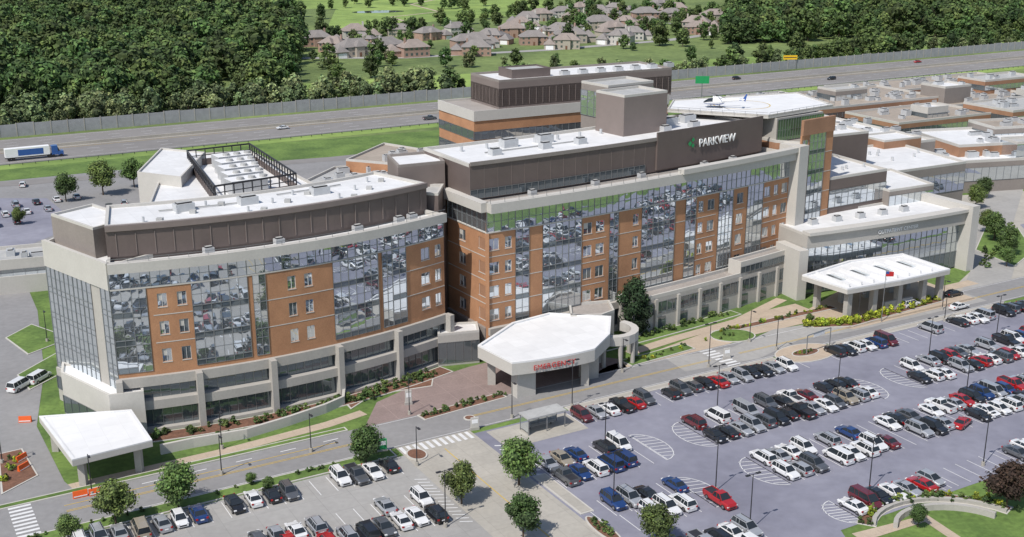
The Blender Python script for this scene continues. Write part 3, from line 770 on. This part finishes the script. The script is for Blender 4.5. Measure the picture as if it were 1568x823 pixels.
bed('shrub_bed',[(-74,153),(-76,163)],14,bush+bushy,1,.5,.9)
bed('shrub_bed',[AB(-24,-4),AB(-86,-4)],30,bush,.3,.4,.7)
bed('shrub_bed',[AB(59,-20.5),AB(89,-20.5)],34,bush+bushy,.6,.4,.8)
bed('shrub_bed',[AB(64,-3.5),AB(68,-3.5)],9,bushy+bush,.6,.4,.6)
bed('shrub_bed',[(112,262),(124,284),(130,300)],26,bush,3,.8,1.6)
bed('shrub_bed',[(-49,168),(-40,171.5),(-33,178)],30,bush,.5,.5,.9)
sheet('golf_fairway',[(-330,1000),(-150,1010),(-140,1400),(-400,1400)],.03,'meadow')
sheet('golf_fairway',[(-130,830),(20,960),(60,1300),(-180,1300)],.05,'meadow')
sheet('meadow_strip',[(-110,560),(120,665),(330,760),(330,735),(100,600),(-100,485)],.03,'meadow')
sheet('golf_path',path_poly([(-75,880),(-95,930),(-60,980),(-90,1060),(-60,1150)],3),.08,'tan')
sheet('golf_pond',ell(-110,980,22,12,20),.09,'glassd')
sheet('residential_street',path_poly([(-130,665),(-60,668),(20,705),(100,760),(170,840),(190,960)],8),.06,'lotc')
sheet('residential_street',path_poly([(-30,690),(-10,780),(40,850),(110,880),(170,850)],7),.08,'lotc')
# ================================================================== HOUSES
def house_mesh(i):
    rd=random.Random(i); mb=MB()
    wk=['brickh','sidingw','sidingt'][i%3]; rk=['shing','shingb'][i%2]
    def hip(x0,x1,y0,y1,zb,zr,o=.5):
        x0-=o;x1+=o;y0-=o;y1+=o; w=min(x1-x0,y1-y0)/2
        if x1-x0>=y1-y0: r0=(x0+w*.9,(y0+y1)/2,zr);r1=(x1-w*.9,(y0+y1)/2,zr)
        else: r0=((x0+x1)/2,y0+w*.9,zr);r1=((x0+x1)/2,y1-w*.9,zr)
        a,b,c,d=(x0,y0,zb),(x1,y0,zb),(x1,y1,zb),(x0,y1,zb)
        if x1-x0>=y1-y0: mb.face([a,b,r1,r0],rk);mb.face([b,c,r1],rk);mb.face([c,d,r0,r1],rk);mb.face([d,a,r0],rk)
        else: mb.face([a,b,r0],rk);mb.face([b,c,r1,r0],rk);mb.face([c,d,r1],rk);mb.face([d,a,r0,r1],rk)
    L=rd.uniform(13,17);W=rd.uniform(9,11);h=rd.uniform(4.8,5.6)
    mb.box(0,L,0,W,0,h,wk); hip(0,L,0,W,h-.1,h+3.6)
    gx=rd.choice([-5.5,L-.01]); mb.box(gx,gx+6.5,-3,6,0,3.1,wk); hip(gx,gx+6.5,-3,6,3.0,6.2)
    mb.box(L*.35,L*.35+4.5,-1.8,2,0,h+.3,wk); hip(L*.35,L*.35+4.5,-1.8,4,h+.2,h+3.0)
    for k in range(5):
        for z in (1,3.6):
            x=1+k*(L-3)/4; mb.box(x,x+1.2,-.05,.0,z,z+1.3,'glassd'); mb.box(x,x+1.2,W,W+.05,z,z+1.3,'glassd')
    mb.box(gx+1,gx+5.5,-3.06,-3.0,0,2.3,'signwhite'); mb.box(L*.35+1.6,L*.35+2.8,-1.86,-1.8,0,2.2,'mulch')
    mb.box(L*.8,L*.8+.9,W*.5,W*.5+.9,h,h+4.4,wk)
    return mb.mesh('house%d'%i)
hm=[house_mesh(i) for i in range(6)]
for x,y in HP: inst('suburban_house',hm[int(R()*6)],x-7,y-5,0,U(-.5,.9)+(3.14 if R()<.3 else 0),U(.95,1.2))
# ================================================================== right background buildings
def bldg(name,parts):
    mb=MB()
    for (p,ang,L,Dp,z,sk,tk,rb) in parts:
        r=rectF(p,ang,L,Dp); mb.block(r,0,z,sk,tk,.8,'stoneL')
        if rb: ribbon(mb,[r[0],r[1]],.06,z-rb-1.5,z-1.5,'glass',max(2,int(L/2.5)),1); ribbon(mb,[r[3],r[0]],.06,z-rb-1.5,z-1.5,'glassd',max(2,int(Dp/3)),1)
        for i in range(int(L*Dp/75)):
            u,v=U(.08,.88),U(.1,.85); x=r[0][0]+(r[1][0]-r[0][0])*u+(r[3][0]-r[0][0])*v; y=r[0][1]+(r[1][1]-r[0][1])*u+(r[3][1]-r[0][1])*v
            hvac(mb,x,y,z,U(1.2,4),U(1.2,3),U(.8,2),ang)
    return mb.obj(name)
bldg('medical_office_building',[((132,395),28,46,26,10,'brick2','rooft',2),((112,420),28,60,34,11,'brick2','rooft',2),((150,430),28,70,30,9,'stoneD','rooft',0),((176,408),28,50,22,12,'brick2','roofg',2.2),((140,462),28,90,24,10,'brick2','rooft',0),((165,445),28,14,12,15,'stoneD','roof',0),((190,470),28,30,14,14,'brick2','roofg',2),((122,440),28,16,10,14.5,'stoneD','roofg',2),((200,440),28,20,12,13.5,'stoneL','roof',2),((146,408),28,10,8,13,'stoneL','roof',1.5)])
bldg('education_building',[((124,334),14,60,22,9,'stoneD','roof',4),((134,345),14,60,26,12,'brick2','roof',0),((152,364),14,40,14,14,'stoneD','rooft',2),((150,342),14,12,8,13.5,'glass','roofg',0)])
bldg('parking_garage',[((-135,232),20,46,17,3.2,'stoneL','roofg',0),((-133,236),20,40,12,6.2,'stoneL','roofg',1.6)])
bldg('storage_building',[((95,470),28,28,14,6,'stoneD','roofg',0)])
# ================================================================== VEHICLES
PC={'black':(.012,.012,.014),'white':(.72,.72,.72),'silver':(.42,.43,.45),'grey':(.12,.125,.135),'red':(.38,.012,.012),'blue':(.02,.06,.20),'tan':(.30,.26,.20),'teal':(.03,.13,.14),'maroon':(.12,.015,.02)}
for k,c in PC.items(): M['paint_'+k]=mat('car_paint_'+k,c,.32,.03,1,coat=1.0,metal=.3 if k in('silver','grey','blue') else 0)
def car_mesh(kind,pc):
    mb=MB(); pk='paint_'+pc
    if kind=='sedan': L,W,Ht=4.75,1.84,1.46; prof=[(-.5,.62),(-.485,.95),(-.40,1.03),(-.30,1.02),(.18,.97),(.30,.92),(.45,.80),(.5,.58)]; gh=(-.36,.24,-.20,.06)
    elif kind=='suv': L,W,Ht=4.75,1.92,1.76; prof=[(-.5,.7),(-.49,1.05),(-.42,1.12),(-.30,1.12),(.18,1.10),(.30,1.06),(.45,.96),(.5,.68)]; gh=(-.48,.26,-.42,.10)
    elif kind=='hatch': L,W,Ht=4.25,1.78,1.52; prof=[(-.5,.66),(-.49,.95),(-.42,1.0),(-.30,1.02),(.2,.98),(.32,.92),(.46,.78),(.5,.58)]; gh=(-.47,.28,-.36,.08)
    elif kind=='van': L,W,Ht=5.1,1.98,1.95; prof=[(-.5,.7),(-.49,1.1),(-.42,1.15),(-.30,1.15),(.25,1.12),(.36,1.06),(.46,.95),(.5,.65)]; gh=(-.485,.34,-.46,.18)
    else: L,W,Ht=5.7,1.98,1.86; prof=[(-.5,.75),(-.497,1.15),(-.42,1.17),(-.12,1.17),(.2,1.15),(.30,1.12),(.46,1.02),(.5,.72)]; gh=(-.12,.25,-.07,.12)
    S=[]
    for t,z in prof:
        x=t*L; w=W/2*(1-.30*max(0,abs(t)-.38)/.12*.5)
        S.append([(x,-w*.93,.26),(x,-w,.52),(x,-w*.985,z-.12),(x,-w*.86,z),(x,w*.86,z),(x,w*.985,z-.12),(x,w,.52),(x,w*.93,.26)])
    for a,b in zip(S,S[1:]):
        for i in range(8): mb.face([a[i],b[i],b[(i+1)%8],a[(i+1)%8]],pk)
    mb.face(S[0],pk); mb.face(S[-1][::-1],pk)
    zb=prof[3][1]-.03
    x0,x1,r0,r1=[g*L for g in gh]; wb=W/2*.90;wt=W/2*.70
    bt=[(x0,-wb,zb),(x1,-wb,zb),(x1,wb,zb),(x0,wb,zb)]; tp=[(r0,-wt,Ht-.05),(r1,-wt,Ht-.05),(r1,wt,Ht-.05),(r0,wt,Ht-.05)]
    for i in range(4): mb.face([bt[i],bt[(i+1)%4],tp[(i+1)%4],tp[i]],'cglass')
    mid=((r0+r1)/2)
    t2=[(r0+.12,-wt*.85,Ht),(r1-.15,-wt*.85,Ht),(r1-.15,wt*.85,Ht),(r0+.12,wt*.85,Ht)]
    for i in range(4): mb.face([tp[i],tp[(i+1)%4],t2[(i+1)%4],t2[i]],pk)
    mb.face(t2,pk)
    for sgn in (-1,1):
        pl=[(x0,r0),(x1,r1),((x0+x1)/2-.1,mid)]
        if kind in('suv','van'): pl.append((x0*.7+x1*.3,r0*.75+r1*.25))
        for (xb,xt) in pl: mb.tube((xb,sgn*wb,zb),(xt,sgn*wt,Ht-.05),.045,.045,pk,4)
        mb.box(x1-.35,x1-.15,sgn*(W/2+.02)-.1,sgn*(W/2+.02)+.1,zb-.05,zb+.13,pk)
        mb.box(-L*.30,L*.28,sgn*W/2-.015,sgn*W/2+.015,.30,.40,'dark')
    if kind=='truck':
        mb.box(-.485*L,-.135*L,-W/2*.78,W/2*.78,1.16,1.175,'dark')
        for sgn in (-1,1): mb.box(-.49*L,-.13*L,sgn*W/2*.88-.06,sgn*W/2*.88+.06,1.12,1.26,pk)
        mb.box(-.495*L,-.48*L,-W/2*.85,W/2*.85,1.12,1.26,pk)
    if kind=='suv':
        for sgn in (-1,1): mb.box(r0+.2,r1-.1,sgn*wt*.8-.03,sgn*wt*.8+.03,Ht,Ht+.06,'dark')
    wr=.33 if kind in('sedan','hatch') else .38
    for xx in (-.31*L,.32*L):
        for sgn in (-1,1):
            y0=sgn*(W/2-.2);y1=sgn*(W/2+.012)
            mb.tube((xx,y0,wr),(xx,y1,wr),wr,wr,'tyre',12); mb.tube((xx,y1,wr),(xx,y1+sgn*.01,wr),wr*.6,wr*.55,'hub',10)
    for sgn in (-1,1):
        mb.box(L*.455,L*.498,sgn*W*.36-.17,sgn*W*.36+.17,.62,.76,'lightf'); mb.box(-L*.503,-L*.47,sgn*W*.38-.15,sgn*W*.38+.15,.72,.95,'lightr')
    mb.box(L*.47,L*.503,-.5,.5,.36,.58,'dark'); mb.box(-L*.505,-L*.49,-.25,.25,.6,.75,'signwhite')
    return mb.mesh('%s_%s'%(kind,pc))
CM={}
KN={'sedan':'parked_car','hatch':'parked_hatchback','suv':'parked_suv','van':'parked_minivan','truck':'pickup_truck'}
def car(x,y,rot,kind=None,pc=None,name=None,z=.06):
    kind=kind or random.choices(['sedan','suv','hatch','van','truck'],[.45,.33,.09,.06,.07])[0]
    pc=pc or random.choices(list(PC),[.25,.28,.20,.14,.045,.05,.025,.006,.025])[0]
    if (kind,pc) not in CM: CM[(kind,pc)]=car_mesh(kind,pc)
    return inst(name or KN[kind],CM[(kind,pc)],x,y,z,rot,U(.95,1.02))
rE2=math.radians(-60); rE1=math.radians(30)
for a,b,f in cars:
    x,y=AB(a,b)
    if math.hypot(x-29.5,y-148)<4.2 or math.hypot(x-72.5,y-174)<3: continue
    car(x,y,rE2+(math.pi if f else 0)+U(-.04,.04))
car(29.3,147.8,rE2,'truck','red'); car(73,173.5,rE2+1.9,'sedan','red'); car(*AB(-42.3,14.8),rE2,'sedan','red')
car(-86,189,1.3,'van','white'); car(-84,192.5,1.3,'van','white')
for i in range(36):
    r=i//9; car(-172+ (i%9)*4.6+r*3,262+r*14+(i%9)*3.2,rE1+1.57)
for (x,y) in ((-113,318),(-110,322),(-118,310),(-90,345),(-82,350),(-148,345)): car(x,y,1.9)
for i in range(8): car(136+i*3,272+i*2.2,2.2)
for (a,b) in ((112,-6.5),(118,-13),(104,-12.5)): car(*AB(a,b),rE1)
for (a,b,fl) in ((150,-300,0),(118,-270,0),(205,-303,0),(300,-298,0),(340,-274,1),(430,-300,0),(60,-279,1),(520,-275,0)): car(*AB(a,b),rE1+fl*math.pi,name='highway_car')
mb=MB()
mb.box(-14,0,-1.3,1.3,1.2,4.1,'signwhite'); mb.box(.6,2.6,-1.2,1.2,.9,3.9,'blue'); mb.box(2.6,4.4,-1.15,1.15,.7,2.0,'blue')
mb.hexa([(2.6,-1.1,2.0),(3.3,-1.1,2.0),(3.3,1.1,2.0),(2.6,1.1,2.0),(2.6,-1.0,3.3),(2.75,-1.0,3.3),(2.75,1.0,3.3),(2.6,1.0,3.3)],'cglass')
mb.box(-14,4.2,-.5,.5,.7,1.2,'dark'); mb.box(-10,-2,-1.33,-1.3,1.6,3.6,'blue')
for xx in (-12.8,-11.5,-.2,1.1,3.6):
    for s_ in (-1,1): mb.tube((xx,s_*.8,.52),(xx,s_*1.25,.52),.52,.52,'tyre',12)
o=mb.obj('semi_truck'); o.location=(*AB(-26,-268),.06); o.rotation_euler=(0,0,rE1)
mb=MB()
st=[(-1.9,.15,.55,1.5),(-1.5,.6,.75,1.45),(-.6,.85,.95,1.45),(.8,.9,1.0,1.45),(1.9,.8,.85,1.35),(2.7,.5,.5,1.15),(3.1,.1,.15,1.05)]
P=[]
for x,w,h,zc in st: P.append([(x,w*math.cos(t*math.pi/5),zc+h*.85*math.sin(t*math.pi/5)) for t in range(10)])
for j,(a,b) in enumerate(zip(P,P[1:])):
    for i in range(10):
        k='cglass' if (j>=3 and 0<=i<=4) else ('blue' if i in(6,7,8) else 'signwhite'); mb.face([a[i],b[i],b[(i+1)%10],a[(i+1)%10]],k)
mb.tube((-1.4,0,1.75),(-6.6,0,2.1),.42,.16,'signwhite',10)
mb.face([(-6.1,0,2.1),(-6.9,0,3.4),(-7.2,0,3.4),(-6.8,0,1.6)],'blue'); mb.box(-6.0,-5.4,-1.2,1.2,2.05,2.12,'blue')
mb.box(-1.2,.9,-.4,.4,2.25,2.65,'signwhite'); mb.cyl(0,0,2.6,3.0,.12,.12,'dark')
for i in range(4):
    a=.5+i*math.pi/2; c,s_=math.cos(a),math.sin(a)
    mb.face([(-s_*.12,c*.12,3.0),(c*5.3-s_*.12,s_*5.3+c*.12,2.92),(c*5.3+s_*.12,s_*5.3-c*.12,2.92),(s_*.12,-c*.12,3.0)],'dark')
for s_ in (-1,1):
    mb.tube((-1.6,s_*1.1,.1),(2.2,s_*1.1,.1),.06,.06,'dark'); mb.tube((-.8,s_*.6,.8),(-.8,s_*1.1,.1),.05,.05,'dark'); mb.tube((1.3,s_*.6,.8),(1.3,s_*1.1,.1),.05,.05,'dark')
o=mb.obj('helicopter'); o.location=(46.5,265,37.05); o.rotation_euler=(0,0,math.radians(165)); o.scale=(.95,)*3
# ================================================================== STREET FURNITURE
def lampm(two,h=8.5):
    mb=MB(); mb.cyl(0,0,0,.7,.28,.28,'conc'); mb.cyl(0,0,.7,h,.09,.06,'dark')
    for s_ in ((-1,1) if two else (1,)):
        mb.tube((0,0,h-.05),(s_*.9,0,h),.04,.04,'dark'); mb.box(s_*.9-.35,s_*.9+.35,-.17,.17,h-.08,h+.06,'dark')
    return mb.mesh('lamp')
l2=lampm(True);l1=lampm(False,6.5)
for (x,y) in ((10.1,180.9),(29.3,151.3),(14.2,146.6),(32,140),(51.4,151.3),(70.9,159.3),(77.3,202.2),(34.1,178.7),(55.3,183.5),(78.7,187),(14.3,163.6),(36,199),(95,215),(-9,141)): inst('parking_lamp',l2,x,y,0,rE1)
for (x,y) in ((-14.3,159.3),(-43,156.4),(-60,150),(-31,164),(20,196.5),(50.3,207.8),(70.1,223),(-17,178),(90,231),(46,212),(0,176.5),(-45,165),(88,224),(-77,160),(-90,212)): inst('street_lamp',l1,x,y,0,rE2)
mb=MB()
mb.box(-3.6,3.6,-1.5,1.5,2.7,2.95,'roofg')
for x in (-3.4,0,3.4):
    for y in (-1.3,1.3): mb.box(x-.07,x+.07,y-.07,y+.07,0,2.7,'frame')
mb.box(-3.4,3.4,1.27,1.31,.4,2.5,'glass'); mb.box(-3.42,-3.38,-1.2,1.2,.4,2.5,'glass'); mb.box(-2.8,2.8,.5,.95,.42,.5,'stone')
for x in (-2,2): mb.box(x-.05,x+.05,.6,.85,0,.42,'dark')
o=mb.obj('bus_shelter'); o.location=(*AB(5.6,.2),.06); o.rotation_euler=(0,0,rE1)
mb=MB()
for y in (-3.5,3.5): mb.tube((0,y,0),(0,y,4),.1,.1,'frame')
mb.tube((0,-3.5,4),(0,3.5,4),.1,.1,'frame'); mb.box(-.05,.05,-1.6,1.6,3.2,3.85,'signwhite')
o=mb.obj('clearance_gate'); o.location=(58,207,0); o.rotation_euler=(0,0,-.9)
def waysign(x,y,w,h,k,rot):
    mb=MB(); mb.box(-w/2,w/2,-.12,.12,.5,h,k); mb.box(-w/2-.1,w/2+.1,-.2,.2,0,.5,'stone'); mb.box(-w/2+.15,w/2-.15,-.14,-.12,h*.55,h*.85,'signwhite')
    o=mb.obj('wayfinding_sign'); o.location=(x,y,0); o.rotation_euler=(0,0,rot)
waysign(-17.5,182,1.1,2.6,'stoneL',.3); waysign(-20,164,1.4,2.2,'signgreen',.3); waysign(-6,172,1.3,2.2,'stoneL',.3); waysign(40,203,1.3,2.2,'stoneL',.3)
def gantry(x,y,w,h,k,H0):
    mb=MB(); mb.tube((-w/2+.3,0,0),(-w/2+.3,0,H0+h),.15,.12,'frame'); mb.tube((w/2-.3,0,0),(w/2-.3,0,H0+h),.15,.12,'frame')
    mb.box(-w/2,w/2,-.2,-.08,H0,H0+h,k); mb.box(-w/2+.3,w/2-.3,-.215,-.2,H0+h*.4,H0+h*.6,'signwhite' if k!='signyellow' else 'dark')
    o=mb.obj('highway_sign'); o.location=(x,y,0); o.rotation_euler=(0,0,.1)
gantry(146,618,7.5,2.2,'signyellow',5)
mb=MB(); mb.tube((0,0,0),(0,0,17),.25,.15,'frame'); mb.box(-2.8,2.8,-.2,.2,12,15,'signgreen'); o=mb.obj('pylon_sign'); o.location=(78,480,0)
def barrier(x,y,rot):
    mb=MB(); mb.hexa([(-1,-.3,0),(1,-.3,0),(1,.3,0),(-1,.3,0),(-1,-.1,1),(1,-.1,1),(1,.1,1),(-1,.1,1)],'orange'); mb.box(-.9,.9,-.33,-.3,.2,.35,'signwhite')
    o=mb.obj('construction_barrier'); o.location=(x,y,.05); o.rotation_euler=(0,0,rot)
for (x,y,r) in ((-61.5,149.5,.5),(-59.5,150.3,.5),(-79.5,175,.1),(-73,158,1.2),(-74.5,161,1.2)): barrier(x,y,r)
mb=MB(); mb.cyl(0,0,0,11,.09,.05,'frame'); mb.face([(0,0,10.8),(1.7,.3,10.6),(1.7,.3,9.6),(0,0,9.7)],'signred'); mb.face([(0,-.01,10.8),(.7,.11,10.72),(.7,.11,10.2),(0,-.01,10.25)],'blue')
o=mb.obj('flagpole'); o.location=(75,223.5,0)
# ================================================================== LIGHT / CAMERA
w=bpy.data.worlds.new("World"); sc.world=w; w.use_nodes=True; nt=w.node_tree
sky=nt.nodes.new('ShaderNodeTexSky'); sky.sky_type='NISHITA'; sky.sun_disc=False
EL=math.radians(52); dx,dy=-.60,-.80; az=math.atan2(dx,dy)
sky.sun_elevation=EL; sky.sun_rotation=az%(2*math.pi)
bg=nt.nodes['Background']; bg.inputs['Strength'].default_value=.12; nt.links.new(sky.outputs[0],bg.inputs['Color'])
L=bpy.data.lights.new('sun','SUN'); L.energy=4.2; L.angle=math.radians(.5); L.color=(1,.95,.88)
lo=bpy.data.objects.new('sun',L); col.objects.link(lo)
sd=Vector((math.sin(az)*math.cos(EL),math.cos(az)*math.cos(EL),math.sin(EL)))
lo.rotation_euler=sd.to_track_quat('Z','Y').to_euler()
cam=bpy.data.cameras.new('camera'); co=bpy.data.objects.new('camera',cam); col.objects.link(co); sc.camera=co
co.location=(0,0,80); co.rotation_euler=(math.radians(90-17.07),0,0); cam.lens=41.04; cam.sensor_width=36; cam.clip_end=8000; cam.clip_start=1
sc.view_settings.view_transform='Standard'; sc.view_settings.look='None'; sc.view_settings.exposure=0
